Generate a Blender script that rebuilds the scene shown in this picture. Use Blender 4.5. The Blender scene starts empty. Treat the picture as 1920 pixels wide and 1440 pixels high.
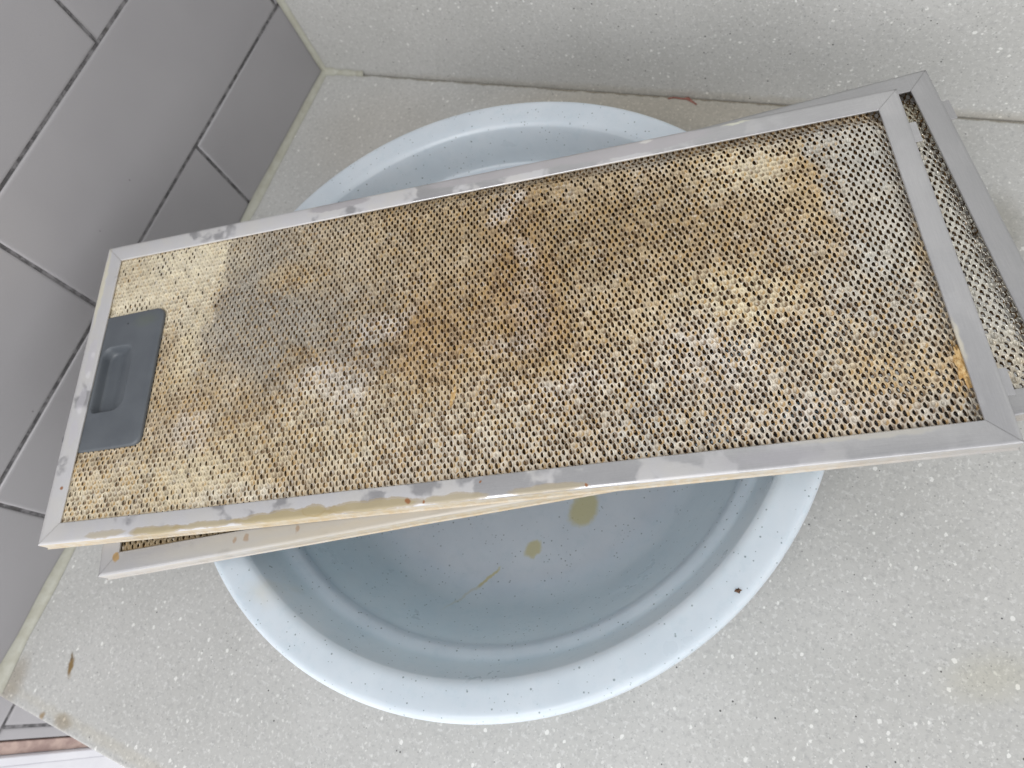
import bpy, math, numpy as np
from mathutils import Matrix, Vector
D = bpy.data
sc = bpy.context.scene
COL = sc.collection

# ------------------------------------------------------------------ camera
def rodrigues(w):
    w = np.array(w, float); t = np.linalg.norm(w); k = w / t
    K = np.array([[0, -k[2], k[1]], [k[2], 0, -k[0]], [-k[1], k[0], 0]])
    return np.eye(3) + math.sin(t) * K + (1 - math.cos(t)) * K @ K
R = rodrigues((2.71850169, 0.40159076, -0.44974146))      # rows: right, down, forward
cam_d = D.cameras.new('camera'); cam = D.objects.new('camera', cam_d); COL.objects.link(cam)
cam.matrix_world = Matrix([[R[0][i], -R[1][i], -R[2][i], (0.47083886, -0.41236128, 0.43789503)[i]] for i in range(3)] + [[0, 0, 0, 1]])
cam_d.sensor_width = 36.0; cam_d.lens = 1314.7 / 1920 * 36
cam_d.clip_start = 0.01; cam_d.clip_end = 50
cam_d.dof.use_dof = True; cam_d.dof.focus_distance = 0.365; cam_d.dof.aperture_fstop = 10.0
sc.camera = cam
sc.render.resolution_x = 1024; sc.render.resolution_y = 768

# ------------------------------------------------------------------ light
world = D.worlds.new('World'); sc.world = world; world.use_nodes = True
wt = world.node_tree; bg = wt.nodes['Background']
# the room around the counter: lighter walls and window low down, a dimmer ceiling, dimmer to the right
_tc = wt.nodes.new('ShaderNodeTexCoord'); _sp = wt.nodes.new('ShaderNodeSeparateXYZ'); wt.links.new(_tc.outputs['Generated'], _sp.inputs[0])
_mr = wt.nodes.new('ShaderNodeMapRange'); wt.links.new(_sp.outputs['Z'], _mr.inputs[0])
for _i, _v in enumerate((0.20, 0.95, 1.82, 0.58)): _mr.inputs[_i + 1].default_value = _v
_mx = wt.nodes.new('ShaderNodeMapRange'); wt.links.new(_sp.outputs['X'], _mx.inputs[0])
for _i, _v in enumerate((-0.6, 0.9, 1.20, 0.78)): _mx.inputs[_i + 1].default_value = _v
_mu = wt.nodes.new('ShaderNodeMath'); _mu.operation = 'MULTIPLY'; wt.links.new(_mr.outputs[0], _mu.inputs[0]); wt.links.new(_mx.outputs[0], _mu.inputs[1])
bg.inputs['Color'].default_value = (0.985, 0.985, 1.0, 1); wt.links.new(_mu.outputs[0], bg.inputs['Strength'])
def area(name, loc, target, size, power, color):
    l = D.lights.new(name, 'AREA'); l.shape = 'RECTANGLE'; l.size = size[0]; l.size_y = size[1]
    l.energy = power; l.color = color
    o = D.objects.new(name, l); COL.objects.link(o); o.location = loc
    o.rotation_euler = (Vector(target) - Vector(loc)).to_track_quat('-Z', 'Y').to_euler()
    return o
area('ceiling_lamp', (0.30, -1.10, 1.45), (0.30, -0.28, 0.05), (0.55, 0.45), 11.5, (0.99, 0.99, 1.0))
area('window_light', (0.95, -1.80, 0.75), (0.30, -0.15, 0.10), (1.7, 1.2), 11.5, (1.0, 0.99, 0.97))
sc.view_settings.view_transform = 'Standard'; sc.view_settings.look = 'None'
sc.view_settings.gamma = 1.0; sc.view_settings.use_curve_mapping = False; sc.view_settings.exposure = -0.33

# ------------------------------------------------------------------ helpers
rng = np.random.default_rng(7)
def tag(o, label=None, cat=None, group=None, kind=None):
    if label: o['label'] = label
    if cat: o['category'] = cat
    if group: o['group'] = group
    if kind: o['kind'] = kind
    return o
def mesh_obj(name, verts, faces, mats, parent=None, smooth=True, mat_idx=None, colors=None):
    """faces: list of (n,k) int arrays, each array holds polygons with k corners"""
    me = D.meshes.new(name)
    verts = np.asarray(verts, np.float32)
    fl = [np.asarray(f, np.int32) for f in (faces if isinstance(faces, list) else [faces]) if len(f)]
    nl = sum(f.size for f in fl); nf = sum(len(f) for f in fl)
    me.vertices.add(len(verts)); me.loops.add(nl); me.polygons.add(nf)
    me.vertices.foreach_set('co', verts.ravel())
    me.loops.foreach_set('vertex_index', np.concatenate([f.ravel() for f in fl]))
    tot = np.concatenate([np.full(len(f), f.shape[1], np.int32) for f in fl])
    st = np.concatenate([[0], np.cumsum(tot)[:-1]]).astype(np.int32)
    me.polygons.foreach_set('loop_start', st)
    me.polygons.foreach_set('use_smooth', np.full(nf, smooth))
    if mat_idx is not None: me.polygons.foreach_set('material_index', np.asarray(mat_idx, np.int32))
    for m in mats: me.materials.append(m)
    me.update(calc_edges=True); me.validate()
    if colors is not None:
        at = me.attributes.new('grime_and_light', 'FLOAT_COLOR', 'POINT')
        at.data.foreach_set('color', np.asarray(colors, np.float32).ravel())
    o = D.objects.new(name, me); COL.objects.link(o)
    if parent: o.parent = parent
    return o
def empty(name, M):
    o = D.objects.new(name, None); COL.objects.link(o); o.matrix_world = M; o.empty_display_size = 0.02
    return o

class NT:
    """tiny node graph builder"""
    def __init__(s, name):
        s.m = D.materials.new(name); s.m.use_nodes = True; s.t = s.m.node_tree; s.b = s.t.nodes['Principled BSDF']
        s.co = s.t.nodes.new('ShaderNodeTexCoord').outputs['Object']
    def n(s, typ, **k):
        x = s.t.nodes.new(typ)
        for a, v in k.items(): setattr(x, a, v)
        return x
    def put(s, sock, v):
        if isinstance(v, bpy.types.NodeSocket): s.t.links.new(v, sock)
        elif hasattr(sock.default_value, '__len__') and not hasattr(v, '__len__'): sock.default_value = [v] * len(sock.default_value)
        elif hasattr(v, '__len__') and len(sock.default_value) == 4 and len(v) == 3: sock.default_value = (*v, 1)
        else: sock.default_value = v
    def math(s, op, a, b=0.0, clamp=False):
        x = s.n('ShaderNodeMath', operation=op, use_clamp=clamp); s.put(x.inputs[0], a); s.put(x.inputs[1], b); return x.outputs[0]
    def vmath(s, op, a, b=(0, 0, 0)):
        x = s.n('ShaderNodeVectorMath', operation=op); s.put(x.inputs[0], a); s.put(x.inputs[1], b)
        return x.outputs['Value'] if op in ('LENGTH', 'DISTANCE', 'DOT_PRODUCT') else x.outputs['Vector']
    def mix(s, f, a, b, blend='MIX'):
        x = s.n('ShaderNodeMix', data_type='RGBA', blend_type=blend); s.put(x.inputs[0], f); s.put(x.inputs[6], a); s.put(x.inputs[7], b); return x.outputs[2]
    def mixf(s, f, a, b):
        x = s.n('ShaderNodeMix', data_type='FLOAT'); s.put(x.inputs[0], f); s.put(x.inputs[2], a); s.put(x.inputs[3], b); return x.outputs[0]
    def rng(s, v, a, b, c=0.0, d=1.0, smooth=True):
        x = s.n('ShaderNodeMapRange', interpolation_type='SMOOTHSTEP' if smooth else 'LINEAR')
        for i, q in enumerate((v, a, b, c, d)): s.put(x.inputs[i], q)
        return x.outputs[0]
    def noise(s, scale, detail=3, rough=0.5, vec=None, out='Fac'):
        x = s.n('ShaderNodeTexNoise'); x.inputs['Scale'].default_value = scale; x.inputs['Detail'].default_value = detail
        x.inputs['Roughness'].default_value = rough; s.put(x.inputs['Vector'], vec if vec is not None else s.co); return x.outputs[out]
    def voro(s, scale, vec=None, feature='F1', rnd=1.0):
        x = s.n('ShaderNodeTexVoronoi', feature=feature); x.inputs['Scale'].default_value = scale; x.inputs['Randomness'].default_value = rnd
        s.put(x.inputs['Vector'], vec if vec is not None else s.co); return x
    def sepx(s, v):
        x = s.n('ShaderNodeSeparateXYZ'); s.put(x.inputs[0], v); return x.outputs
    def warp(s, amount, scale):
        nz = s.noise(scale, 3, 0.6, out='Color')
        return s.vmath('ADD', s.co, s.vmath('MULTIPLY', s.vmath('SUBTRACT', nz, (0.5, 0.5, 0.5)), (amount,) * 3))
    def blob(s, vec, c, r, soft=0.3, ang=0.0):
        """1 inside an ellipse centre c, radii r (object space, metres), 0 outside"""
        v = s.vmath('SUBTRACT', vec, c)
        if ang:
            x = s.n('ShaderNodeVectorRotate', rotation_type='Z_AXIS'); s.put(x.inputs['Vector'], v); x.inputs['Angle'].default_value = -ang; v = x.outputs[0]
        v = s.vmath('DIVIDE', v, r)
        return s.rng(s.vmath('LENGTH', v), 1 + soft, 1 - soft, 0, 1)
    def bump(s, h, strength, dist):
        x = s.n('ShaderNodeBump'); x.inputs['Strength'].default_value = strength; x.inputs['Distance'].default_value = dist
        s.put(x.inputs['Height'], h); s.t.links.new(x.outputs[0], s.b.inputs['Normal'])
    def set(s, gain=1.28, **k):
        k['color'] = s.mix(1.0, k['color'], (gain, gain, gain), 'MULTIPLY')
        for a, v in k.items(): s.put(s.b.inputs[{'color': 'Base Color', 'rough': 'Roughness', 'metal': 'Metallic', 'spec': 'Specular IOR Level', 'coat': 'Coat Weight', 'sss': 'Subsurface Weight'}[a]], v)
        return s.m

# ------------------------------------------------------------------ materials of the setting
def stone_material(name, stains):
    t = NT(name)
    w = t.warp(0.0022, 420)
    st = t.vmath('MULTIPLY', w, (1.0, 0.80, 1.0))
    cloud = t.noise(14, 4, 0.55)
    col = t.mix(t.rng(cloud, 0.3, 0.7), (0.395, 0.395, 0.381), (0.437, 0.436, 0.423))
    fine = t.noise(900, 2, 0.6)
    col = t.mix(t.rng(fine, 0.35, 0.7, 0, 0.35), col, (0.40, 0.40, 0.38))
    col = t.mix(t.rng(t.noise(420, 3, 0.7), 0.52, 0.72, 0, 0.65), col, (0.30, 0.305, 0.30))
    col = t.mix(t.rng(t.noise(260, 2, 0.6, t.vmath('ADD', t.co, (9, 4, 2))), 0.52, 0.70, 0, 0.45), col, (0.31, 0.31, 0.305))
    col = t.mix(t.rng(t.noise(340, 2, 0.6, t.vmath('ADD', t.co, (2, 7, 5))), 0.54, 0.68, 0, 0.55), col, (0.54, 0.54, 0.53))
    # pale chips, each with its own size
    for sc_, thr, amt, c in ((172, 0.24, 0.9, (0.63, 0.63, 0.61)), (290, 0.28, 0.65, (0.57, 0.57, 0.55)), (520, 0.36, 0.45, (0.54, 0.54, 0.52))):
        v = t.voro(sc_, st); rr = t.sepx(v.outputs['Color'])
        size = t.rng(rr[0], 0.30, 1.0, 0.0, thr, smooth=False)
        m = t.rng(t.math('SUBTRACT', size, v.outputs['Distance']), 0.0, 0.06, 0, amt)
        col = t.mix(m, col, c)
    # dark grains
    for sc_, thr, amt, c, off in ((140, 0.11, 0.9, (0.05, 0.05, 0.05), (3.1, 1.7, 5.2)), (330, 0.20, 0.6, (0.16, 0.16, 0.155), (1.3, 7.7, 2.2)), (600, 0.30, 0.4, (0.24, 0.24, 0.23), (5.3, 3.7, 1.2))):
        v = t.voro(sc_, t.vmath('ADD', t.co, off)); rr = t.sepx(v.outputs['Color'])
        size = t.rng(rr[1], 0.50, 1.0, 0.0, thr, smooth=False)
        m = t.rng(t.math('SUBTRACT', size, v.outputs['Distance']), 0.0, 0.04, 0, amt)
        col = t.mix(m, col, c)
    wb = t.warp(0.006, 120)
    for c, r, colr, amt, soft, ang in stains:
        col = t.mix(t.math('MULTIPLY', t.blob(wb, c, r, soft, ang), amt), col, colr, 'MULTIPLY')
    t.bump(t.noise(60, 2, 0.5), 0.04, 0.001)
    return t.set(color=col, rough=t.rng(cloud, 0.3, 0.7, 0.30, 0.40), spec=0.4)
M_counter = stone_material('solid_surface_counter', [
    ((0.053, -0.548, 0), (0.0022, 0.0065, 1), (0.42, 0.26, 0.08), 0.95, 0.5, 0.35),
    ((0.0500, -0.542, 0), (0.0012, 0.003, 1), (0.35, 0.25, 0.12), 0.8, 0.5, 0.3),
    ((0.069, -0.5795, 0), (0.0075, 0.0045, 1), (0.60, 0.50, 0.36), 0.6, 0.5, 0.0),
    ((0.050, -0.582, 0), (0.0022, 0.0022, 1), (0.6, 0.42, 0.22), 0.8, 0.5, 0.0),
    ((0.599, -0.360, 0), (0.020, 0.010, 1), (0.95, 0.92, 0.78), 0.5, 0.8, 0.5),
    ((0.350, -0.018, 0), (0.14, 0.022, 1), (0.84, 0.78, 0.68), 0.9, 0.6, 0.0),
    ((0.10, -0.07, 0), (0.07, 0.05, 1), (0.93, 0.90, 0.86), 0.8, 0.6, 0.0),  # wide, faint, slightly warm darkening near the back left corner
    ((0.575, -0.085, 0), (0.012, 0.022, 1), (0.62, 0.60, 0.55), 0.7, 0.7, 0.3),
    ((0.011, -0.573, 0), (0.009, 0.016, 1), (0.72, 0.66, 0.58), 0.8, 0.6, 0.0),
    ((0.17, -0.577, 0), (0.17, 0.0035, 1), (1.0, 0.97, 0.90), 0.7, 0.6, 0.0),
    ((0.30, -0.0012, 0), (0.8, 0.0016, 1), (0.42, 0.38, 0.30), 0.8, 0.5, 0.0),
])
M_splash = stone_material('solid_surface_backsplash', [
    ((0.40, 0, 0.0), (0.30, 1, 0.006), (0.86, 0.80, 0.70), 0.5, 0.6, 0.0)])

def tile_material():
    t = NT('glazed_grey_tile')
    n = t.noise(7, 3, 0.5)
    col = t.mix(t.rng(n, 0.3, 0.7), (0.278, 0.270, 0.280), (0.310, 0.302, 0.311))
    col = t.mix(t.rng(t.noise(2600, 1, 0.5), 0.3, 0.7, 0, 0.16), col, (0.20, 0.20, 0.21))
    v = t.voro(38, t.vmath('ADD', t.co, (0, 4.4, 1.7))); rr = t.sepx(v.outputs['Color'])
    dot = t.rng(t.math('SUBTRACT', t.rng(rr[0], 0.86, 1.0, 0, 0.035, smooth=False), v.outputs['Distance']), 0, 0.008, 0, 0.55)
    col = t.mix(dot, col, (0.10, 0.095, 0.09))
    t.bump(t.noise(22, 2, 0.5), 0.06, 0.001)
    return t.set(color=col, rough=0.34, spec=0.45)
M_tile = tile_material()
def grout_material():
    t = NT('mottled_grout')
    col = t.mix(t.rng(t.noise(160, 4, 0.7), 0.38, 0.62), (0.075, 0.073, 0.075), (0.185, 0.18, 0.185))
    col = t.mix(t.rng(t.noise(45, 2, 0.5), 0.6, 0.72, 0, 0.7), col, (0.06, 0.055, 0.05))
    return t.set(color=col, rough=0.9)
M_grout = grout_material()
def simple(name, c1, c2, scale, rough, **k):
    t = NT(name); col = t.mix(t.rng(t.noise(scale, 4, 0.6), 0.35, 0.65), c1, c2)
    return t.set(color=col, rough=rough, **k)
M_bead = simple('yellowed_silicone', (0.33, 0.325, 0.27), (0.37, 0.37, 0.32), 120, 0.45)
M_brown = simple('brown_trim', (0.25, 0.17, 0.15), (0.38, 0.28, 0.24), 90, 0.5)
M_white = simple('white_painted_trim', (0.50, 0.50, 0.53), (0.55, 0.55, 0.575), 20, 0.35)
M_darkgap = simple('dark_joint', (0.03, 0.03, 0.03), (0.06, 0.06, 0.06), 50, 0.9)

# ------------------------------------------------------------------ setting
def box(x0, x1, y0, y1, z0, z1):
    v = [(x, y, z) for x in (x0, x1) for y in (y0, y1) for z in (z0, z1)]
    f = [(0, 1, 3, 2), (4, 6, 7, 5), (0, 4, 5, 1), (2, 3, 7, 6), (0, 2, 6, 4), (1, 5, 7, 3)]
    return v, f
def bevel(o, w, seg=3):
    b = o.modifiers.new('bevel', 'BEVEL'); b.width = w; b.segments = seg; b.limit_method = 'ANGLE'
    return o
YF = -0.5852
v, f = box(0.0005, 1.5, YF, -0.0002, -0.04, 0.0)
counter = bevel(mesh_obj('countertop', v, np.array(f), [M_counter], smooth=False), 0.0018)
tag(counter, 'pale grey speckled solid surface countertop with stains near its front edge', kind='structure')
v, f = box(0.0005, 1.5, 0.0, 0.012, -0.04, 0.60)
splash = mesh_obj('backsplash', v, np.array(f), [M_splash], smooth=False)
tag(splash, 'pale grey speckled upright backsplash behind the basin', kind='structure')

def tiled_wall():
    V, F, MI = [], [], []
    G = 0.0013; PZ = 0.101; PY = 0.3015
    rings = [(0.0, -0.0030), (0.0, -0.0012), (0.0003, -0.0006), (0.0008, -0.00025), (0.0016, -0.00006), (0.0028, 0.0)]
    r2 = np.random.default_rng(3)
    k0, k1 = -5, 8
    for k in range(k0, k1):
        z0 = 0.0781 + (k - 1) * PZ; z1 = z0 + PZ
        off = -0.1582 if k % 2 == 0 else -0.3087
        for j in range(-2, 3):
            y1 = off + j * PY; y0 = y1 - PY
            a, b = y0 + G, y1 - G
            a = max(a, -0.6200); b = min(b, -0.0012 if z1 > 0.0 else 0.05)
            if b - a < 0.004: continue
            tilt = r2.normal(0, 0.00015, 2); dx = r2.normal(0, 0.00006)
            base = len(V)
            for ins, x in rings:
                for (yy, zz, sy, sz) in ((a + ins, z0 + G + ins, -1, -1), (b - ins, z0 + G + ins, 1, -1), (b - ins, z1 - G - ins, 1, 1), (a + ins, z1 - G - ins, -1, 1)):
                    V.append((x + dx + tilt[0] * sy + tilt[1] * sz, yy, zz))
            for q in range(len(rings) - 1):
                for i in range(4):
                    F.append((base + q * 4 + i, base + q * 4 + (i + 1) % 4, base + q * 4 + 4 + (i + 1) % 4, base + q * 4 + 4 + i)); MI.append(0)
            q = (len(rings) - 1) * 4
            F.append((base + q, base + q + 1, base + q + 2, base + q + 3)); MI.append(0)
    b = len(V); V += [(-0.0012, -0.6200, -0.55), (-0.0012, 0.05, -0.55), (-0.0012, 0.05, 0.80), (-0.0012, -0.6200, 0.80)]
    F.append((b, b + 1, b + 2, b + 3)); MI.append(1)
    v, f = box(-0.05, -0.0035, -0.6200, 0.05, -0.55, 0.80)
    b = len(V); V += v
    for q in f: F.append(tuple(b + i for i in q)); MI.append(1)
    o = mesh_obj('tiled_wall', V, np.array(F), [M_tile, M_grout], smooth=True, mat_idx=MI)
    es = o.modifiers.new('split', 'EDGE_SPLIT'); es.split_angle = math.radians(50)
    return tag(o, 'wall of long grey glazed tiles with dark grout lines', kind='structure')
tiled_wall()

def bead(name, p0, p1, da, db, r, parent, r2=None):
    """concave sealant bead in the corner line p0-p1; da, db = directions of the two walls"""
    p0, p1, da, db = map(np.array, (p0, p1, da, db)); V = []; n = 60; prof = 6
    L = np.linalg.norm(p1 - p0); g = np.random.default_rng(len(name))
    w = 1 + 0.16 * np.interp(np.linspace(0, 1, n), np.linspace(0, 1, 16), g.normal(0, 1, 16))
    for i in range(n):
        rr = (r + ((r2 or r) - r) * i / (n - 1)) * w[i]; c = p0 + (p1 - p0) * i / (n - 1)
        for k in range(prof):
            a = k / (prof - 1); q = a * math.pi / 2
            V.append(c + da * rr * (1 - math.sin(q)) ** 1 * 1.0 + db * rr * (1 - math.cos(q)) + (da + db) * 0.0003)
    F = [(i * prof + k, i * prof + k + 1, (i + 1) * prof + k + 1, (i + 1) * prof + k) for i in range(n - 1) for k in range(prof - 1)]
    return mesh_obj(name, V, np.array(F), [M_bead], parent)
bead('sealant_bead', (0.0, 0, 0), (0.0, -0.583, 0), (1, 0, 0), (0, 0, 1), 0.0038, counter, 0.0062)
bead('sealant_bead', (0.0, 0, 0), (0, 0, 0.30), (1, 0, 0), (0, -1, 0), 0.0035, splash)
bead('sealant_bead', (0.0, 0, 0), (0.046, 0, 0), (0, -1, 0), (0, 0, 1), 0.0045, counter, 0.0036)

# vertical trim beyond the end of the tiles
v, f = box(-0.05, -0.0008, -0.6309, -0.6215, -0.55, 0.80)
vt = bevel(mesh_obj('edge_trim', v, np.array(f), [M_brown], smooth=False), 0.0006, 2)
tag(vt, 'narrow brown upright trim strip between grey tiles and white door frame', 'trim')
v1, f1 = box(-0.05, 0.0030, -0.6378, -0.6313, -0.55, 0.80)
v2, f2 = box(-0.05, 0.0015, -0.76, -0.6384, -0.55, 0.80)
dfr = bevel(mesh_obj('door_frame', v1 + v2, np.array(f1 + [tuple(8 + i for i in q) for q in f2]), [M_white], smooth=False), 0.0008, 2)
tag(dfr, 'white painted door frame edge at the bottom left corner', 'door frame')

# ------------------------------------------------------------------ basin
def basin_material():
    t = NT('pale_blue_plastic')
    n = t.noise(30, 4, 0.6)
    col = t.mix(t.rng(n, 0.3, 0.7), (0.43, 0.48, 0.53), (0.465, 0.512, 0.56))
    # fine wear: thin smudges running round
    col = t.mix(t.rng(t.noise(140, 4, 0.7), 0.50, 0.72, 0, 0.38), col, (0.37, 0.44, 0.49))
    for s_, thr, lo, off in ((240, 0.17, 0.60, (1, 2, 3)), (120, 0.10, 0.84, (4, 1, 9)), (420, 0.24, 0.45, (6, 3, 1))):
        v = t.voro(s_, t.vmath('ADD', t.co, off)); rr = t.sepx(v.outputs['Color'])
        m = t.rng(t.math('SUBTRACT', t.rng(rr[0], lo, 1.0, 0, thr, smooth=False), v.outputs['Distance']), 0, 0.05, 0, 0.75)
        col = t.mix(m, col, (0.12, 0.16, 0.17))
    w = t.warp(0.008, 110)
    # cleaning-water droplets and drips (object space: origin at the centre of the base)
    for c, r, ang in (((0.0635, -0.0500, 0.006), (0.0080, 0.0115, 0.03), -0.25), ((0.0400, -0.0835, 0.006), (0.0042, 0.0065, 0.03), -0.6),
                      ((0.0190, -0.1090, 0.010), (0.0012, 0.0090, 0.03), -0.55)):
        m = t.blob(w, c, r, 0.25, ang)
        col = t.mix(t.math('MULTIPLY', m, 0.8), col, (0.42, 0.39, 0.20))
    col = t.mix(t.math('MULTIPLY', t.blob(w, (0.013, -0.120, 0.015), (0.0010, 0.016, 0.03), 0.5, -0.5), 0.35), col, (0.40, 0.36, 0.25))
    col = t.mix(t.math('MULTIPLY', t.blob(t.warp(0.02, 60), (-0.070, -0.158, 0.09), (0.010, 0.006, 0.03), 0.8), 0.3), col, (0.45, 0.40, 0.28))
    t.bump(t.noise(400, 3, 0.6), 0.10, 0.0003)
    return t.set(color=col, rough=t.rng(n, 0.3, 0.7, 0.27, 0.40), spec=0.45, sss=0.6)
M_basin = basin_material()
_b = M_basin.node_tree.nodes['Principled BSDF']; _b.inputs['Subsurface Radius'].default_value = (0.8, 0.95, 1.0); _b.inputs['Subsurface Scale'].default_value = 0.010
def lathe(name, prof, mat, loc, seg=256):
    P = np.array(prof); n = len(P); a = np.linspace(0, 2 * np.pi, seg, endpoint=False)
    V = np.stack([np.outer(np.cos(a), P[:, 0]), np.outer(np.sin(a), P[:, 0]), np.tile(P[:, 1], (seg, 1))], -1).reshape(-1, 3)
    i, k = np.meshgrid(np.arange(seg), np.arange(n - 1), indexing='ij'); i2 = (i + 1) % seg
    F = np.stack([i * n + k, i2 * n + k, i2 * n + k + 1, i * n + k + 1], -1).reshape(-1, 4)
    o = mesh_obj(name, V, F, [mat]); o.location = loc
    return o
def smooth_prof(pts, n=4):
    """Catmull-Rom through the points"""
    P = np.array(pts, float); out = []
    for i in range(len(P) - 1):
        p0, p1, p2, p3 = P[max(i - 1, 0)], P[i], P[i + 1], P[min(i + 2, len(P) - 1)]
        for t in np.linspace(0, 1, n, endpoint=False):
            out.append(0.5 * ((2 * p1) + (-p0 + p2) * t + (2 * p0 - 5 * p1 + 4 * p2 - p3) * t * t + (-p0 + 3 * p1 - 3 * p2 + p3) * t ** 3))
    out.append(P[-1]); return np.array(out)
prof = [(0.0001, 0.0045), (0.06, 0.0043), (0.098, 0.0046), (0.112, 0.0060), (0.122, 0.0105), (0.130, 0.0185), (0.1415, 0.0385), (0.1505, 0.0575),
        (0.1520, 0.0612), (0.1540, 0.0645), (0.1565, 0.0664), (0.1596, 0.0683), (0.1614, 0.0712), (0.1640, 0.0790), (0.1680, 0.0900), (0.1695, 0.0925), (0.1720, 0.0941), (0.1760, 0.0948),
        (0.1815, 0.0953), (0.1850, 0.0953), (0.1868, 0.0944), (0.1880, 0.0925), (0.1882, 0.0890), (0.1878, 0.0850), (0.1862, 0.0848), (0.1860, 0.0905), (0.1840, 0.0925),
        (0.1740, 0.0915), (0.1705, 0.0890), (0.1660, 0.0770), (0.1620, 0.0660), (0.1530, 0.0560), (0.1440, 0.0375), (0.1320, 0.0165), (0.1230, 0.0070), (0.1150, 0.0012), (0.1080, 0.0002), (0.0001, 0.0012)]
basin = lathe('wash_basin', smooth_prof(prof, 4), M_basin, (0.3085, -0.2870, 0.0003))
tag(basin, 'round pale blue speckled plastic basin on the counter under the two mesh filters', 'basin')

# ------------------------------------------------------------------ grease filters
NRM = np.array([0.0103, 0.0116, 1.0]); NRM /= np.linalg.norm(NRM)
def filter_matrix(x, y, z, th):
    u = np.array([math.cos(th), math.sin(th), 0]); u -= NRM * (u @ NRM); u /= np.linalg.norm(u); w = np.cross(NRM, u)
    return Matrix([[u[i], w[i], NRM[i], (x, y, z)[i]] for i in range(3)] + [[0, 0, 0, 1]])
HL, HW, TH = 0.24915, 0.10115, 0.0084         # half length, half width, thickness
FW = 0.0119                                    # width of the frame's face

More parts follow.
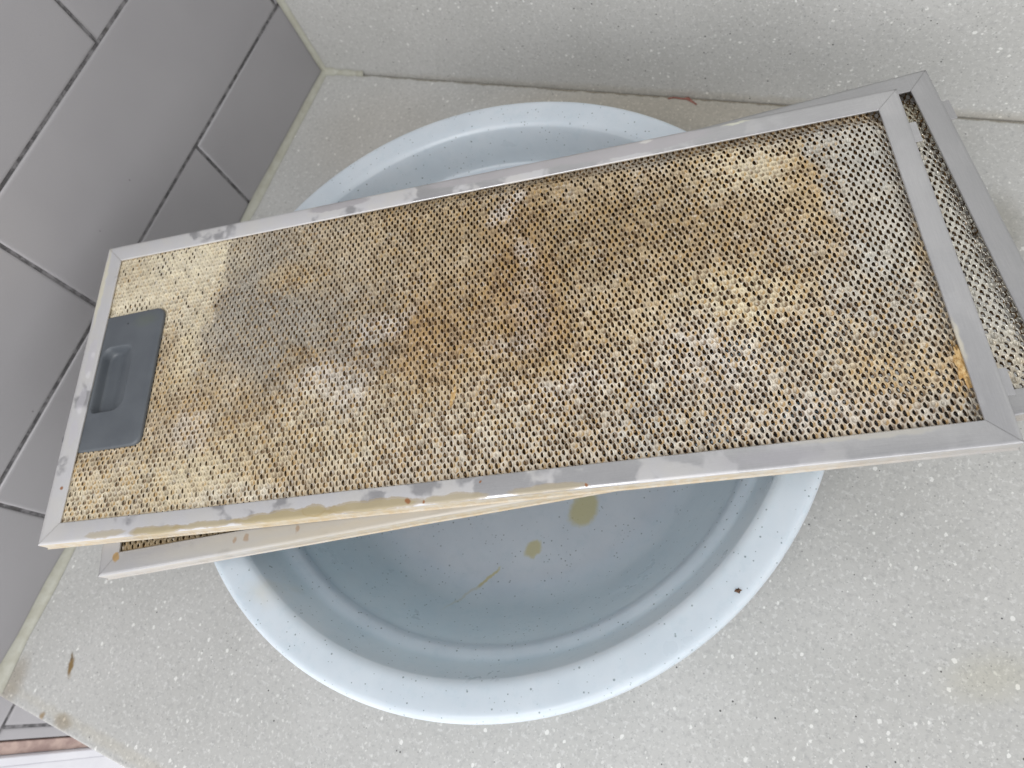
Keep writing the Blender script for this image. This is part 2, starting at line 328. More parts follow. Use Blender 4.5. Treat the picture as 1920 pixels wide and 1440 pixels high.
def frame_material(name, lower):
    t = NT(name)
    x, y, z = t.sepx(t.co)
    w = t.warp(0.010, 55); wf = t.warp(0.006, 160)
    metal = t.mix(t.rng(t.noise(9, 4, 0.6), 0.35, 0.65), (0.40, 0.40, 0.408), (0.455, 0.455, 0.462))
    st = t.vmath('MULTIPLY', t.co, (1, 1, 1))
    metal = t.mix(t.rng(t.noise(700, 2, 0.6), 0.3, 0.7, 0, 0.25), metal, (0.36, 0.36, 0.37))
    film = t.mix(t.rng(t.noise(60, 3, 0.6), 0.3, 0.7), (0.49, 0.487, 0.50), (0.51, 0.50, 0.485))
    # crisp-edged film of dried residue: dense to the left, thinning out to the right
    left = t.rng(x, 0.05, -0.15, 0.0, 0.12) if not lower else t.rng(x, 0.05, -0.12, -0.05, 0.14)
    edge = t.math('ADD', t.noise(34, 4, 0.55, w), left)
    fm = t.rng(edge, 0.49, 0.56)
    fm2 = t.math('MULTIPLY', fm, t.rng(x, 0.235, 0.04, 0.10, 0.8)) if not lower else t.math('MULTIPLY', fm, t.rng(x, 0.05, -0.05, 0.0, 0.5))
    col = t.mix(fm2, metal, film)
    brush = t.mixf(t.math('GREATER_THAN', t.math('ABSOLUTE', x), HL - FW), t.noise(1.0, 3, 0.7, t.vmath('MULTIPLY', t.co, (60, 2200, 1))), t.noise(1.0, 3, 0.7, t.vmath('MULTIPLY', t.co, (2200, 60, 1))))
    metal = t.mix(t.rng(brush, 0.35, 0.65, 0, 0.35), metal, (0.33, 0.33, 0.34)); col = t.mix(fm2, metal, film)
    rough = t.mixf(fm2, 0.34, 0.55); met = t.mixf(fm2, 0.75, 0.2)
    def patch(m, c, amt, col, rough, met, r=0.6, mt=0.0):
        m = t.math('MULTIPLY', m, amt)
        return t.mix(m, col, c), t.mixf(m, rough, r), t.mixf(m, met, mt)
    A = dict(col=col, rough=rough, met=met)
    def P(m, c, amt, r=0.6, mt=0.0): A['col'], A['rough'], A['met'] = patch(m, c, amt, A['col'], A['rough'], A['met'], r, mt)
    ws = t.warp(0.004, 130)
    if not lower:
        for cx, cy, rx, ry in ((-0.078, 0.0985, 0.021, 0.0032), (0.030, 0.0985, 0.050, 0.0042), (0.105, 0.097, 0.045, 0.0050)):
            P(t.blob(ws, (cx, cy, 0), (rx, ry, 1), 0.12), (0.375, 0.362, 0.375), 0.9, 0.45, 0.4)
        P(t.blob(ws, (0.165, 0.0995, 0), (0.007, 0.0009, 1), 0.3), (0.52, 0.52, 0.43), 0.8)
        P(t.blob(ws, (0.115, 0.0995, 0), (0.0035, 0.0010, 1), 0.3), (0.54, 0.53, 0.50), 0.7)
        # olive-brown runs along the lower outer edge
        for cx, cy, rx, ry, am in ((-0.172, -0.0995, 0.016, 0.0020, 0.9), (-0.140, -0.0990, 0.020, 0.0014, 0.8), (-0.092, -0.0992, 0.030, 0.0026, 0.95), (-0.078, -0.0975, 0.006, 0.0025, 0.9),
                               (-0.045, -0.0985, 0.024, 0.0026, 0.9), (-0.002, -0.0990, 0.016, 0.0020, 0.75), (0.045, -0.0992, 0.018, 0.0018, 0.7), (-0.205, -0.0985, 0.012, 0.0015, 0.6)):
            P(t.blob(ws, (cx, cy, 0), (rx, ry, 1), 0.12), (0.31, 0.255, 0.145), am)
            P(t.math('SUBTRACT', t.blob(ws, (cx, cy, 0), (rx * 1.10, ry * 1.35, 1), 0.1), t.blob(ws, (cx, cy, 0), (rx, ry, 1), 0.1), True), (0.27, 0.20, 0.09), am * 0.7)
        for cx, cy, r_ in ((-0.0263, -0.0977, 0.0013), (-0.0178, -0.0991, 0.0008), (0.064, -0.0996, 0.0009), (-0.242, -0.068, 0.0010), (0.012, -0.0925, 0.0006)):
            P(t.blob(ws, (cx, cy, 0), (r_, r_, 1), 0.4), (0.22, 0.09, 0.03), 0.95)
        P(t.blob(ws, (0.2378, -0.0500, 0), (0.0011, 0.010, 1), 0.5), (0.52, 0.48, 0.36), 0.6)
        P(t.blob(ws, (0.190, -0.0905, 0), (0.030, 0.0016, 1), 0.4), (0.50, 0.47, 0.40), 0.5)
        P(t.blob(w, (0.150, -0.096, 0), (0.020, 0.004, 1), 0.6), (0.36, 0.35, 0.38), 0.45, 0.5, 0.4)
        P(t.blob(ws, (-0.2470, 0.070, 0), (0.0016, 0.030, 1), 0.4), (0.52, 0.49, 0.37), 0.7)
        for cy in (-0.012, 0.012, 0.022, -0.034): P(t.blob(ws, (-0.2425, cy, 0), (0.0030, 0.008, 1), 0.15), (0.50, 0.49, 0.52), 0.6, 0.45, 0.4)
        for cy in (0.004, 0.018, -0.02): P(t.blob(ws, (-0.2418, cy, 0), (0.0015, 0.0022, 1), 0.2), (0.54, 0.53, 0.54), 0.5)
    else:
        P(t.blob(ws, (-0.14, -0.096, 0), (0.075, 0.0055, 1), 0.4), (0.46, 0.43, 0.36), 0.5)
        P(t.blob(ws, (-0.05, -0.099, 0), (0.10, 0.0035, 1), 0.4), (0.47, 0.42, 0.33), 0.6)
        P(t.blob(ws, (-0.239, -0.092, 0), (0.0022, 0.0028, 1), 0.25), (0.34, 0.21, 0.07), 0.9)
        for cx in (-0.165, -0.158, -0.128): P(t.blob(ws, (cx, -0.094, 0), (0.0012, 0.0018, 1), 0.4), (0.30, 0.20, 0.12), 0.7)
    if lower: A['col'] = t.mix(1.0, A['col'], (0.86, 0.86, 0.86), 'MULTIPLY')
    # cream crust on the outer side walls (everything below the top face)
    crust = t.math('MULTIPLY', t.rng(z, -0.0006, -0.0012), t.rng(x, 0.24, 0.10, 0.25, 0.9))
    if lower: crust = t.math('MULTIPLY', crust, t.rng(x, -0.16, -0.05, 0.35, 1.0))
    cc = t.mix(t.rng(t.noise(220, 4, 0.65), 0.35, 0.65), (0.43, 0.345, 0.22), (0.46, 0.415, 0.335))
    cc = t.mix(t.rng(t.noise(500, 2, 0.6), 0.68, 0.76, 0, 0.8), cc, (0.45, 0.27, 0.10))
    P(crust, cc, 0.92)
    t.bump(t.math('ADD', t.math('MULTIPLY', fm2, 0.5), t.noise(800, 3, 0.6)), 0.22, 0.0002)
    return t.set(color=A['col'], rough=A['rough'], metal=A['met'])

def rail(name, a, b, inward, width, mats, parent):
    """mitred channel from corner a to b (top face at z = 0); inward = unit vector towards the opening"""
    a, b, inn = np.array(a), np.array(b), np.array(inward); L = np.linalg.norm(b - a); d = (b - a) / L
    hem = 0.0013
    P = [(0.0004, 0), (0.0018, 0.00003), (width - 0.0006, 0.0), (width - 0.0001, -0.0002), (width, -0.0006), (width - 0.0001, -hem + 0.0001), (width - 0.0004, -hem), (0.0012, -hem), (0.0012, -TH + hem),
         (width, -TH + hem), (width, -TH), (-0.0006, -TH), (-0.0007, -TH + 0.0007), (0.0, -TH + 0.0010), (0.0, -0.0005)]
    gap = 0.00011; n = 60; V = []; np_ = len(P)
    g = np.random.default_rng(int(L * 1e4) + int(inn[0] + 2 * inn[1] + 5))
    wob = np.interp(np.linspace(0, 1, n), np.linspace(0, 1, 9), g.normal(0, 0.00010, 9))
    for i in range(n):
        s = i / (n - 1)
        for (w, z) in P:
            m = w * (FW / width) if False else w
            lo = m + gap; hi = L - m - gap
            e = wob[i] if 0 < i < n - 1 else 0
            q = a + d * (lo + (hi - lo) * s) + inn * (w + e * 0.6)
            V.append((q[0], q[1], z + e * (0.8 if z > -0.004 else 0.2)))
    F = [(i * np_ + k, i * np_ + (k + 1) % np_, (i + 1) * np_ + (k + 1) % np_, (i + 1) * np_ + k) for i in range(n - 1) for k in range(np_)]
    o = mesh_obj(name, V, np.array(F)[:, ::-1], mats, parent)
    es = o.modifiers.new('split', 'EDGE_SPLIT'); es.split_angle = math.radians(55)
    return o

# smooth value noise on the filter plane (u, v in mm)
def vnoise(u, v, cell, seed):
    g = np.random.default_rng(seed).random((256, 256)); x = (u + 400) / cell; y = (v + 400) / cell
    xi = np.floor(x).astype(int); yi = np.floor(y).astype(int); fx = x - xi; fy = y - yi
    fx = fx * fx * (3 - 2 * fx); fy = fy * fy * (3 - 2 * fy); G = lambda i, j: g[i % 256, j % 256]
    return (G(xi, yi) * (1 - fx) + G(xi + 1, yi) * fx) * (1 - fy) + (G(xi, yi + 1) * (1 - fx) + G(xi + 1, yi + 1) * fx) * fy
def fbm(u, v, cell, seed, o=3):
    return sum(vnoise(u, v, cell / 2 ** k, seed + k) * 0.5 ** k for k in range(o)) / sum(0.5 ** k for k in range(o))
def sstep(a, b, x):
    t = np.clip((x - a) / (b - a), 0, 1); return t * t * (3 - 2 * t)

TAN = (0.46, 0.37, 0.235); CREAM = (0.56, 0.50, 0.36); WHITE = (0.64, 0.61, 0.575); GREY = (0.34, 0.315, 0.265); OLIVE = (0.33, 0.245, 0.13)
BROWN = (0.13, 0.075, 0.03); ORANGE = (0.50, 0.38, 0.20); STEEL = (0.47, 0.465, 0.425)
# (u, v, radius u, radius v, angle deg, colour, strength, metal)
BLOBS = [
    (0, 0, 900, 900, 0, TAN, 1.0, 0.0), (-130, -30, 80, 40, -15, (0.38, 0.30, 0.18), 0.7, 0.0),
    (100, -40, 150, 60, 0, (0.52, 0.42, 0.26), 0.8, 0.0),
    (150, -60, 85, 45, 0, (0.54, 0.50, 0.41), 0.8, 0.0),
    (60, -72, 130, 34, 0, (0.54, 0.50, 0.42), 0.8, 0.0),
    (80, 44, 95, 36, -8, OLIVE, 0.9, 0.0),
    (10, 55, 75, 34, -10, OLIVE, 0.7, 0.0), (-40, 15, 90, 30, -12, (0.40, 0.30, 0.17), 0.7, 0.0),
    (-10, 45, 50, 20, 0, TAN, 0.25, 0.0),
    (-118, 42, 52, 66, 8, GREY, 0.95, 0.45),
    (-85, 12, 60, 40, -20, GREY, 0.7, 0.35),
    (-128, 2, 28, 26, 0, GREY, 0.55, 0.35),
    (-80, 60, 45, 28, 0, TAN, 0.6, 0.1),
    (-108, 52, 16, 12, 0, ORANGE, 0.5, 0.0),
    (-75, -28, 26, 20, 30, WHITE, 0.55, 0.0),
    (-70, -55, 42, 22, 0, CREAM, 0.65, 0.0),
    (-96, -12, 18, 8, 20, OLIVE, 0.6, 0.0),
    (-150, -25, 22, 18, 0, TAN, 0.6, 0.0),
    (38, 22, 22, 50, 5, (0.34, 0.22, 0.10), 0.85, 0.0),
    (-15, -5, 30, 22, 10, (0.34, 0.22, 0.10), 0.8, 0.0),
    (34, 74, 7, 9, 0, WHITE, 0.75, 0.0), (40, 44, 5, 10, 0, WHITE, 0.45, 0.0), (40, 9, 9, 20, 0, WHITE, 0.3, 0.1), (30, -14, 15, 10, 0, WHITE, 0.5, 0.1), (-40, 8, 18, 6, 15, WHITE, 0.55, 0.0),
    (172, 68, 34, 20, -8, (0.60, 0.53, 0.37), 0.85, 0.0),
    (147, -8, 30, 22, 0, (0.60, 0.53, 0.36), 0.75, 0.0),
    (130, -40, 24, 22, 0, WHITE, 0.5, 0.0),
    (200, 45, 24, 26, -35, ORANGE, 0.65, 0.0),
    (222, 72, 24, 24, -10, STEEL, 0.9, 0.35), (226, 32, 20, 40, 0, STEEL, 0.8, 0.35), (216, -20, 24, 34, 15, STEEL, 0.65, 0.3), (180, 18, 26, 16, -20, (0.42, 0.38, 0.30), 0.5, 0.1),
    (232, -80, 22, 12, 10, STEEL, 0.75, 0.3), (136, 90, 110, 8, 0, STEEL, 0.7, 0.25),
    (92, -68, 18, 15, 0, STEEL, 0.7, 0.15), (60, -45, 12, 9, 0, WHITE, 0.5, 0.0),
    (215, -55, 26, 18, 0, ORANGE, 0.65, 0.0), (180, -78, 44, 12, 0, WHITE, 0.5, 0.0),
    (-200, 72, 46, 36, 0, CREAM, 1.0, 0.0), (-170, 60, 12, 42, 4, (0.60, 0.52, 0.33), 0.9, 0.0),
    (-215, -75, 60, 26, 0, CREAM, 0.8, 0.0), (-150, -75, 46, 26, 0, (0.56, 0.49, 0.33), 0.7, 0.0), (-172, -38, 12, 20, 0, TAN, 0.7, 0.0),
    (-162, -45, 12, 10, 0, WHITE, 0.4, 0.0), (-172, 12, 18, 30, 0, (0.57, 0.49, 0.32), 0.7, 0.0),
    (-100, -88, 80, 6, 0, (0.58, 0.55, 0.46), 0.6, 0.0),
]
def grime_field(u, v, lower):
    if lower:
        n = fbm(u, v, 30, 5)
        col = np.array(STEEL)[None] * 1.12 * np.ones((len(u), 1)); met = np.full(len(u), 0.55)
        k = sstep(40, -150, u)[:, None]; col = col * (1 - k) + np.array(TAN) * 0.55 * k; met *= 1 - 0.6 * k[:, 0]
        k = (sstep(-50, -75, v) * sstep(0.35, 0.6, n) * sstep(100, 200, u))[:, None] * 0.3; col = col * (1 - k) + np.array(TAN) * k
        k = (sstep(50, 80, v) * sstep(100, 200, u))[:, None] * 0.5; col = col * (1 - k) + np.array((0.36, 0.33, 0.22)) * k
        return col, met
    du = (fbm(u, v, 26, 11) - 0.5) * 34; dv = (fbm(u, v, 26, 23) - 0.5) * 30
    U, W = u + du, v + dv
    col = np.zeros((len(u), 3)); met = np.zeros(len(u))
    for (cu, cv, ru, rv, ang, c, s, m) in BLOBS:
        a = math.radians(ang); x = (U - cu) * math.cos(a) + (W - cv) * math.sin(a); y = -(U - cu) * math.sin(a) + (W - cv) * math.cos(a)
        r = np.sqrt((x / ru) ** 2 + (y / rv) ** 2); k = (sstep(1.12, 0.88, r) if c is STEEL and ru < 60 and cu > 200 else sstep(1.5, 0.35, r)) * s
        col = col * (1 - k[:, None]) + np.array(c) * k[:, None]; met = met * (1 - k) + m * k
    # sharp tide line right of the clogged cream corner
    tide = (u + 158 + (fbm(u, v, 12, 40) - 0.5) * 7 + 0.12 * (60 - v))
    k = sstep(1.2, -1.2, tide) * sstep(22, 34, v + (fbm(u, v, 14, 41) - 0.5) * 16); col = col * (1 - k[:, None]) + np.array((0.56, 0.50, 0.36)) * k[:, None]; met *= 1 - k
    # broad and fine unevenness
    col *= (0.91 + 0.18 * fbm(u, v, 16, 60))[:, None]
    k = (sstep(0.56, 0.72, fbm(u, v, 20, 70)) * 0.15)[:, None]; col = col * (1 - k) + np.array(OLIVE) * k
    k = (sstep(0.58, 0.72, fbm(u, v, 13, 80)) * 0.15)[:, None]; col = col * (1 - k) + np.array((0.62, 0.58, 0.48)) * k
    grey = (col @ np.array((0.3, 0.55, 0.15)))[:, None]; col = grey + (col - grey) * 0.84
    return col, met
def brown_amount(u, v):
    b = 0.60 + 0.5 * (fbm(u, v, 30, 90) - 0.5) * 2
    for cu, cv, ru, rv, s in ((38, 10, 22, 55, 0.9), (-18, -8, 30, 24, 0.7), (200, -60, 60, 40, 0.8), (140, -50, 70, 50, 0.5), (20, -60, 90, 30, 0.25), (-120, 40, 45, 60, -0.3), (225, 30, 25, 70, -0.6), (-200, 65, 50, 40, -0.5)):
        b += s * np.exp(-(((u - cu) / ru) ** 2 + ((v - cv) / rv) ** 2))
    return np.clip(b * 0.9, 0.02, 1.0)
def clog_prob(u, v):
    p = 0.74 * sstep(-150, -162, u + (fbm(u, v, 12, 40) - 0.5) * 7) * sstep(16, 40, v)
    p += 0.85 * np.exp(-(((u + 150) / 38) ** 2 + ((v + 74) / 13) ** 2)) + 0.75 * np.exp(-(((u + 215) / 22) ** 2 + ((v + 72) / 14) ** 2))
    p += 0.30 * np.exp(-(((u + 72) / 20) ** 2 + ((v + 32) / 14) ** 2)) + 0.65 * np.exp(-(((u - 178) / 26) ** 2 + ((v - 70) / 10) ** 2)) + 0.5 * np.exp(-(((u - 148) / 20) ** 2 + ((v + 8) / 14) ** 2))
    p += 0.4 * np.exp(-(((u - 60) / 20) ** 2 + ((v - 80) / 8) ** 2)) + 0.06
    return p * (0.35 + 1.3 * fbm(u, v, 9, 95))

A_, B_ = 3.6, 2.9                              # pitch along u, row pitch along v (mm), rows staggered
def hex_ring():
    """12 samples (6 corners + 6 edge middles) of the lattice's hexagonal cell"""
    nb = [np.array(q) for q in ((A_, 0), (A_ / 2, B_), (-A_ / 2, B_), (-A_, 0), (-A_ / 2, -B_), (A_ / 2, -B_))]
    out = []
    for i in range(6):
        n1, n2 = nb[i], nb[(i + 1) % 6]
        out.append(n1 / 2); out.append(np.linalg.solve(np.array([n1, n2]), np.array([n1 @ n1 / 2, n2 @ n2 / 2])))
    return np.array(out)
HEX = hex_ring()
def sheet_depth(u, v, lower):
    """how far the mesh lies under the frame's top face (mm)"""
    d = 1.55 + 1.5 * sstep(-120, 190, u) + 0.5 * sstep(40, 88, v) * sstep(-100, 60, u)
    d += 0.9 * (fbm(u, v, 60, 200, 2) - 0.5) + 0.5 * (fbm(u, v, 17, 210, 2) - 0.5)
    d += 2.3 * sstep(9, 1, 240 - u) + 2.2 * sstep(8, 0, 91 - v) * sstep(-120, 0, u)      # pulled down where it is clamped
    d += 0.9 * sstep(-180, -190, u) * sstep(56, 50, np.abs(v))
    return np.maximum(d + (0.8 if lower else 0), 1.35)
def mesh_panel(name, mat, parent, lower=False, U0=-246.5, U1=246.5, V0=-98.5, V1=98.5, fine=True):
    g = np.random.default_rng(31 + lower)
    nj = int((V1 - V0) / B_ / 2); C = []
    for j in range(-nj, nj + 1):
        ii = np.arange(math.ceil(U0 / A_), math.floor(U1 / A_) + 1)
        C.append(np.stack([ii * A_ + (j % 2) * A_ / 2, np.full(len(ii), j * B_)], -1))
    C = np.concatenate(C); C = C[(C[:, 0] > U0) & (C[:, 0] < U1)]
    if not lower: C = C[~((C[:, 0] < -199) & (np.abs(C[:, 1] + 0.7) < 44.0))]
    if not fine: C = C[(np.abs(C[:, 0]) < 238) & (np.abs(C[:, 1]) < 90)]
    N = len(C); ang = np.arctan2(HEX[:, 1], HEX[:, 0])
    clog = g.random(N) < (clog_prob(C[:, 0], C[:, 1]) if not lower else 0.1 + 0 * C[:, 0])
    # hole outline: a pointed lens, long axis across the filter, size varies with crust
    br = brown_amount(C[:, 0], C[:, 1]) if not lower else 0.15 + 0 * C[:, 0]
    left = sstep(-60, -190, C[:, 0])
    szu = (1.14 - 0.06 * left - 0.10 * sstep(60, 200, C[:, 0])) * (1 + g.normal(0, 0.09, N)); szv = (1.72 - 0.26 * left) * (1 + g.normal(0, 0.09, N))
    part = g.random(N) < 0.22; szu[part] *= 0.8; szv[part] *= 0.75
    c, s = np.cos(ang), np.sin(ang)
    hu = np.sign(c) * np.abs(c) ** 1.25; hv = np.sign(s) * np.abs(s) ** 0.95
    hole = np.stack([hu[None] * szu[:, None] - (0.10 - 0.04 * sstep(60, 200, C[:, 0]))[:, None] * hv[None] * szv[:, None] - 0.20, hv[None] * szv[:, None] + 0 * hu[None]], -1)
    hole[:, :, 0] += g.normal(0, 0.05, (N, 1)); hole[:, :, 1] += g.normal(0, 0.06, (N, 1)); hole += g.normal(0, 0.04, hole.shape)
    hexr = np.repeat(HEX[None], N, 0)
    # strand twist: the rim on the +u side stands up as a tongue leaning over the opening, the -u rim dips
    dd = (0.97 * hu + 0.16 * hv)[None]; up, dn = np.maximum(dd, 0), np.maximum(-dd, 0)
    amp = (1.0 + g.normal(0, 0.22, N))[:, None]
    zH = 0 * hole[:, :, 0]
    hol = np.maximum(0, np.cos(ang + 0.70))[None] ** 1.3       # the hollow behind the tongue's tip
    ringz = [zH, (-0.30 * up - 0.12 * dn - 0.35 * hol) * amp, (0.75 * up - 0.26 * dn - 0.35 * hol) * amp, (0.30 * up - 0.48 * dn) * amp, (0.05 * up - 0.95 * dn) * amp - 0.14]
    mid = hexr * 0.30 + hole * 0.70
    right = sstep(-40, 120, C[:, 0]); reach = (g.uniform(0.52, 0.74, N) * (1 - 0.22 * left) + 0.17 * right)[:, None, None]
    hole1 = hole * 0.97; hole2 = hole * (1 - reach * up[:, :, None]); lip = hole2 * 1.03; ringp = [hexr, mid, hole1, hole2, lip]
    if not fine: ringp = [hexr, hole]; ringz = [zH, (0.5 * up - 0.5 * dn) * amp]
    nr = len(ringp)
    P = np.stack([np.concatenate([p + C[:, None, :], z[:, :, None]], -1) for p, z in zip(ringp, ringz)], 1)      # N, rings, 12, 3
    flat = P.reshape(-1, 3)
    flat[:, 2] -= sheet_depth(flat[:, 0], flat[:, 1], lower) if fine else np.minimum(sheet_depth(flat[:, 0], flat[:, 1], lower) + 1.5, 5.8)
    idx = np.arange(N * nr * 12).reshape(N, nr, 12)
    a = idx[:, :-1, :]; b = idx[:, 1:, :]
    F = np.stack([a, np.roll(a, -1, 2), np.roll(b, -1, 2), b], -1).reshape(-1, 4)
    # colours
    cu, cv = flat[:, 0], flat[:, 1]
    if fine:
        col, met = grime_field(cu, cv, lower)
        col = np.clip(col * 1.0, 0, 0.8); cellj = np.repeat(1 + g.normal(0, 0.07, N), nr * 12); col = col * cellj[:, None]
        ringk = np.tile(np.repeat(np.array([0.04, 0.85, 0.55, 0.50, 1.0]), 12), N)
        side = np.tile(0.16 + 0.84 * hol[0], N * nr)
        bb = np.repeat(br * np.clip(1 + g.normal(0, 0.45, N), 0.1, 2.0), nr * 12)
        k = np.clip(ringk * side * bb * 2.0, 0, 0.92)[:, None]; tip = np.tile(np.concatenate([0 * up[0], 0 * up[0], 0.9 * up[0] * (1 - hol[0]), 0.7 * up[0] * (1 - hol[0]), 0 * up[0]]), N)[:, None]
        col = col * (1 - tip) + np.clip(col * 1.40 + 0.05, 0, 0.82) * tip; met = np.clip(met + 0.5 * tip[:, 0] * (0.3 + met) * 1.6, 0, 0.95)  # tongue crests paler: worn clean metal plus a painted-in highlight
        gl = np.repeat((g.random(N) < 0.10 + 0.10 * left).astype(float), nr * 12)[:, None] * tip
        col = col * (1 - gl) + 0.8 * gl; met = np.clip(met + gl[:, 0], 0, 1)  # glints painted in: random tips turned pale and fully metallic
        warm = np.where(g.random(N) < 0.5, 1.0, 0.0); warm = np.repeat(warm, nr * 12)[:, None]
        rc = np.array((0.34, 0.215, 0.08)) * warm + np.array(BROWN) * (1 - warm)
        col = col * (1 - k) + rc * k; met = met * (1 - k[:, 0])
    else:
        col = np.array((0.26, 0.17, 0.085)) * (0.4 + 1.0 * np.repeat(g.random(N), nr * 12))[:, None]; met = np.full(len(flat), 0.8)
    Fs = [F]
    if fine:   # dried film bridging the clogged openings
        ci = np.where(clog)[0]; n0 = len(flat)
        cen = np.concatenate([C[ci] + g.normal(0, 0.1, (len(ci), 2)), np.zeros((len(ci), 1))], -1)
        cen[:, 2] = -sheet_depth(cen[:, 0], cen[:, 1], lower) - 0.50 - 0.35 * g.random(len(ci))
        r2 = idx[ci, 3, :]; cidx = n0 + np.arange(len(ci))
        T = np.stack([r2, np.roll(r2, -1, 1), np.repeat(cidx[:, None], 12, 1)], -1).reshape(-1, 3)
        cc, cm = grime_field(cen[:, 0], cen[:, 1], lower)
        cc = cc * (0.34 + 0.45 * g.random(len(ci)))[:, None]  # film darkened, so the dimples' shade is in the colour
        flat = np.concatenate([flat, cen]); col = np.concatenate([col, cc]); met = np.concatenate([met, cm * 0])
        Fs.append(T)
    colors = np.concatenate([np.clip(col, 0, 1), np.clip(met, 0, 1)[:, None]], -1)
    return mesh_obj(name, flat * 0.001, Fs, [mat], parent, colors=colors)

def mesh_material(name, rough_lo, rough_hi):
    t = NT(name)
    at = t.n('ShaderNodeAttribute', attribute_name='grime_and_light'); col = at.outputs['Color']
    col = t.mix(t.rng(t.noise(900, 3, 0.7), 0.35, 0.7, 0, 0.30), col, t.mix(1.0, col, (0.52, 0.42, 0.30), 'MULTIPLY'))
    col = t.mix(t.rng(t.noise(420, 2, 0.6, t.vmath('ADD', t.co, (2, 3, 4))), 0.60, 0.72, 0, 0.5), col, (0.66, 0.62, 0.54))
    t.bump(t.noise(1400, 3, 0.7), 0.5, 0.0002)
    rr = t.math('SUBTRACT', t.rng(t.noise(300, 3, 0.6), 0.3, 0.7, rough_lo, rough_hi), t.math('MULTIPLY', at.outputs['Alpha'], 0.26))
    return t.set(color=col, rough=rr, metal=t.math('MULTIPLY', at.outputs['Alpha'], 1.0), spec=0.5, gain=1.45)
M_mesh = mesh_material('grimy_expanded_metal', 0.32, 0.58)
M_inner = mesh_material('inner_foil_mesh', 0.16, 0.38)
M_frame_a = frame_material('stained_aluminium_frame', False)
M_frame_b = frame_material('stained_aluminium_frame_under', True)

def handle_material():
    t = NT('slate_grey_plastic')
    n = t.noise(50, 4, 0.6)
    col = t.mix(t.rng(n, 0.3, 0.7), (0.078, 0.087, 0.098), (0.094, 0.104, 0.115))
    col = t.mix(t.rng(t.noise(1500, 2, 0.6), 0.3, 0.7, 0, 0.22), col, (0.075, 0.09, 0.105))
    col = t.mix(t.math('MULTIPLY', t.blob(t.warp(0.006, 90), (-0.207, 0.038, 0), (0.007, 0.004, 1), 0.8), 0.5), col, (0.10, 0.115, 0.09))
    col = t.mix(t.blob(t.co, (-0.2205, 0.0378, 0), (0.0006, 0.0006, 1), 0.4), col, (0.02, 0.02, 0.02))
    t.bump(t.noise(1800, 2, 0.6), 0.15, 0.0002)
    return t.set(color=col, rough=t.rng(n, 0.3, 0.7, 0.36, 0.5), spec=0.5)
M_handle = handle_material()

def rrect(u0, u1, v0, v1, rad, n, ctr):
    """n points of a rounded rectangle hit by rays from ctr; rad = radii at (u0v0, u1v0, u1v1, u0v1)"""
    pts = []
    for (cu, cv, r, a0) in ((u1 - rad[2], v1 - rad[2], rad[2], 0), (u0 + rad[3], v1 - rad[3], rad[3], 90), (u0 + rad[0], v0 + rad[0], rad[0], 180), (u1 - rad[1], v0 + rad[1], rad[1], 270)):
        for q in np.linspace(0, 90, 24): pts.append((cu + r * math.cos(math.radians(a0 + q)), cv + r * math.sin(math.radians(a0 + q))))
    pts = np.array(pts); pts = np.concatenate([pts, pts[:1]])
    dense = np.concatenate([pts[i] + (pts[i + 1] - pts[i]) * np.linspace(0, 1, 40, endpoint=False)[:, None] for i in range(len(pts) - 1)])
    a = np.unwrap(np.arctan2(dense[:, 1] - ctr[1], dense[:, 0] - ctr[0])); s = np.linspace(a[0], a[0] + 2 * np.pi, n, endpoint=False)
    order = np.argsort(a); a = a[order]; dense = dense[order]
    a3 = np.concatenate([a, a[:1] + 2 * np.pi]); d3 = np.concatenate([dense, dense[:1]])
    return np.stack([np.interp(s, a3, d3[:, 0]), np.interp(s, a3, d3[:, 1])], -1)
def make_handle(parent):
    n = 160; ctr = (-0.2235, 0.0)
    O = lambda i: rrect(-0.2400 + i, -0.1943 - i, -0.0470 + i, 0.0455 - i, [0.0015, 0.0055, 0.0060, 0.0015], n, ctr)
    K = lambda i: rrect(-0.2355 + i, -0.2118 - i, -0.0225 + i, 0.0222 - i, [0.0045 - i * .5, 0.0075 - i * .5, 0.0065 - i * .5, 0.0065 - i * .5], n, ctr)
    def top(p):       # plate surface: lowest at the frame, a touch higher at its free edge
        return -0.00125 + 0.0014 * np.clip((p[:, 0] + 0.238) / 0.04, 0, 1)
    loops = []
    for ins, dz in ((0.0, -0.0022), (0.0, -0.0009), (0.0003, -0.0004), (0.0008, -0.0001), (0.0014, 0.0)):
        p = O(ins); loops.append((p, top(p) + dz))
    o1, k0 = O(0.0014), K(-0.0010)
    for f_ in (0.33, 0.66): p = o1 * (1 - f_) + k0 * f_; loops.append((p, top(p)))
    def ramp(p): q = np.clip((p[:, 0] + 0.2270) / 0.0150, 0, 1); return 1 - q * q * (3 - 2 * q) * 0.86
    for ins, dep in ((-0.0010, 0.0), (-0.0004, -0.00025), (0.0, 0.00010), (0.0003, 0.0008), (0.0009, 0.0022), (0.0013, 0.0050), (0.0019, 0.0058), (0.0032, 0.0062)):
        p = K(ins)
        if dep <= 0: z = top(p) - dep * (np.clip((-0.2235 - p[:, 0]) / 0.01, 0, 1))
        else: z = top(p) - dep * ramp(p)
        loops.append((p, z))
    base = K(0.0032)
    for f_ in (0.75, 0.5, 0.25, 0.02):
        p = base * f_ + np.array(ctr) * (1 - f_); loops.append((p, top(p) - 0.0062 * ramp(p)))
    V = np.concatenate([np.concatenate([p, z[:, None]], -1) for p, z in loops]); m = len(loops)
    i = np.arange(n); F = np.concatenate([np.stack([k * n + i, k * n + (i + 1) % n, (k + 1) * n + (i + 1) % n, (k + 1) * n + i], -1) for k in range(m - 1)])
    h = mesh_obj('handle', V, F, [M_handle], parent)
    tag(h, 'slate grey plastic pull handle with a recessed finger pocket')
    return h

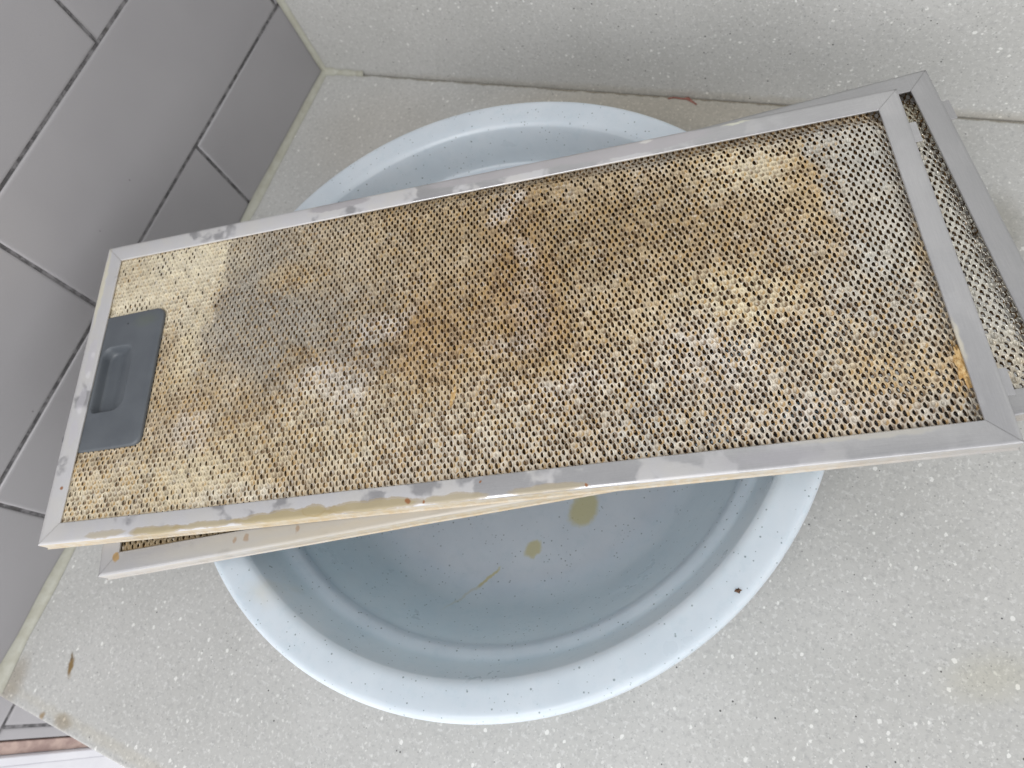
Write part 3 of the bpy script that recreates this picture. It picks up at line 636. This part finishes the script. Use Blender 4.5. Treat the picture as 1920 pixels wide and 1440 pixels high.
def make_filter(name, M, lower):
    root = empty(name, M)
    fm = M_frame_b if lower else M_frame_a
    c = dict(a=(-HL, -HW), b=(HL, -HW), c=(HL, HW), d=(-HL, HW))
    z2 = lambda p: (p[0], p[1], 0.0)
    for a, b, inn in (('a', 'b', (0, 1, 0)), ('b', 'c', (-1, 0, 0)), ('c', 'd', (0, -1, 0)), ('d', 'a', (1, 0, 0))):
        rail('frame_rail', z2(c[a]), z2(c[b]), inn, FW, [fm], root)
    mesh_panel('mesh_panel', M_mesh, root, lower)
    i1 = mesh_panel('inner_mesh', M_inner, root, lower, fine=False); i1.location = (0.0009, 0.0012, 0); i1.rotation_euler = (0, 0, math.radians(0.5))
    i2 = D.objects.new('inner_mesh', i1.data); COL.objects.link(i2); i2.parent = root; i2.location = (-0.0008, -0.0006, -0.0011); i2.rotation_euler = (0, 0, math.radians(-0.6))
    i3 = D.objects.new('back_mesh', i1.data); COL.objects.link(i3); i3.parent = root; i3.location = (0.0004, 0.0, -0.0017)
    for v0, v1 in ((0.064, 0.0770), (-0.0793, -0.0663)):
        v, f = box(HL - 0.0005, HL + 0.0034, v0, v1, -0.0014, -0.0004)
        bevel(mesh_obj('locating_tab', v, np.array(f), [fm], root, smooth=False), 0.0003, 2)
    if not lower:
        make_handle(root)
        v, f = box(-HL - 0.0028, -HL + 0.001, -0.0385, -0.0345, -0.0050, -0.0020)
        bevel(mesh_obj('latch', v, np.array(f), [M_handle], root, smooth=False), 0.0006, 2)
    return root
GRP = 'range hood mesh filters stacked across the basin'
top = make_filter('mesh_filter', filter_matrix(0.29825564, -0.27728094, 0.11588855, 0.38827739), False)
tag(top, 'upper greasy mesh filter with brown stains and a grey plastic handle', 'filter', GRP)
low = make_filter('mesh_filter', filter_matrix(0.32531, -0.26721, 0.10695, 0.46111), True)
tag(low, 'lower mesh filter mostly hidden under the stained one, clean grey end showing', 'filter', GRP)

# rusty crust lump caught in the upper filter's right edge
M_rust = simple('rusty_crust', (0.36, 0.21, 0.07), (0.55, 0.40, 0.20), 500, 0.8)
def lump(name, c, rad, mat, seed, parent=None, n=26, rot=0.0):
    g = np.random.default_rng(seed); th = np.linspace(0, np.pi, n); ph = np.linspace(0, 2 * np.pi, 2 * n, endpoint=False)
    T, Pp = np.meshgrid(th, ph, indexing='ij'); d = np.stack([np.sin(T) * np.cos(Pp), np.sin(T) * np.sin(Pp), np.cos(T)], -1).reshape(-1, 3)
    k = np.ones(len(d))
    for _ in range(14):
        q = g.normal(0, 1, 3); k += 0.10 * np.sin(d @ q * g.uniform(2, 6) + g.uniform(0, 6))
    V = d * k[:, None] * np.array(rad)
    cs, sn = math.cos(rot), math.sin(rot); V = np.stack([V[:, 0] * cs - V[:, 1] * sn, V[:, 0] * sn + V[:, 1] * cs, V[:, 2]], -1) + np.array(c)
    m = 2 * n; i, j = np.meshgrid(np.arange(n - 1), np.arange(m), indexing='ij'); j2 = (j + 1) % m
    F = np.stack([i * m + j, (i + 1) * m + j, (i + 1) * m + j2, i * m + j2], -1).reshape(-1, 4)
    return mesh_obj(name, V, F, [mat], parent)
lump('rust_crust', (0.2368, -0.0610, -0.0026), (0.0026, 0.0085, 0.0010), M_rust, 5, top)
lump('rust_crust', (-0.0035, -0.0440, -0.0021), (0.0010, 0.0065, 0.0005), M_rust, 8, top, rot=-0.25)

# crumb on the basin's rim and a shred of red on the counter at the backsplash
M_crumb = simple('burnt_crumb', (0.03, 0.02, 0.015), (0.12, 0.06, 0.03), 900, 0.8)
cr = lump('crumb', (0.4712, -0.3688, 0.0958), (0.0012, 0.0009, 0.0006), M_crumb, 3)
tag(cr, 'tiny burnt dark crumb lying on the rim of the blue basin', 'crumb')
M_red = simple('red_shred', (0.17, 0.06, 0.045), (0.28, 0.12, 0.09), 600, 0.6)
def red_shred():
    pts = np.array([(0.3365, -0.0040), (0.3400, -0.0022), (0.3440, -0.0024), (0.3480, -0.0028), (0.3515, -0.0022), (0.3545, -0.0040), (0.3580, -0.0062), (0.3600, -0.0075)])
    pts = smooth_prof(pts, 4); n = len(pts); V = []; g = np.random.default_rng(2)
    for i, p in enumerate(pts):
        t = i / (n - 1); d = pts[min(i + 1, n - 1)] - pts[max(i - 1, 0)]; d /= np.linalg.norm(d); nn = np.array([-d[1], d[0]])
        r = 0.0006 + 0.0008 * math.exp(-((t - 0.62) / 0.12) ** 2) + 0.0002 * g.random()
        for a in np.linspace(0, 2 * np.pi, 8, endpoint=False): V.append((*(p + nn * r * math.cos(a)), 0.0005 + 0.6 * r * math.sin(a)))
    F = [(i * 8 + k, i * 8 + (k + 1) % 8, (i + 1) * 8 + (k + 1) % 8, (i + 1) * 8 + k) for i in range(n - 1) for k in range(8)]
    o = mesh_obj('food_shred', V, np.array(F), [M_red]); return tag(o, 'small reddish shred of food lying at the foot of the backsplash', 'food scrap')
red_shred()
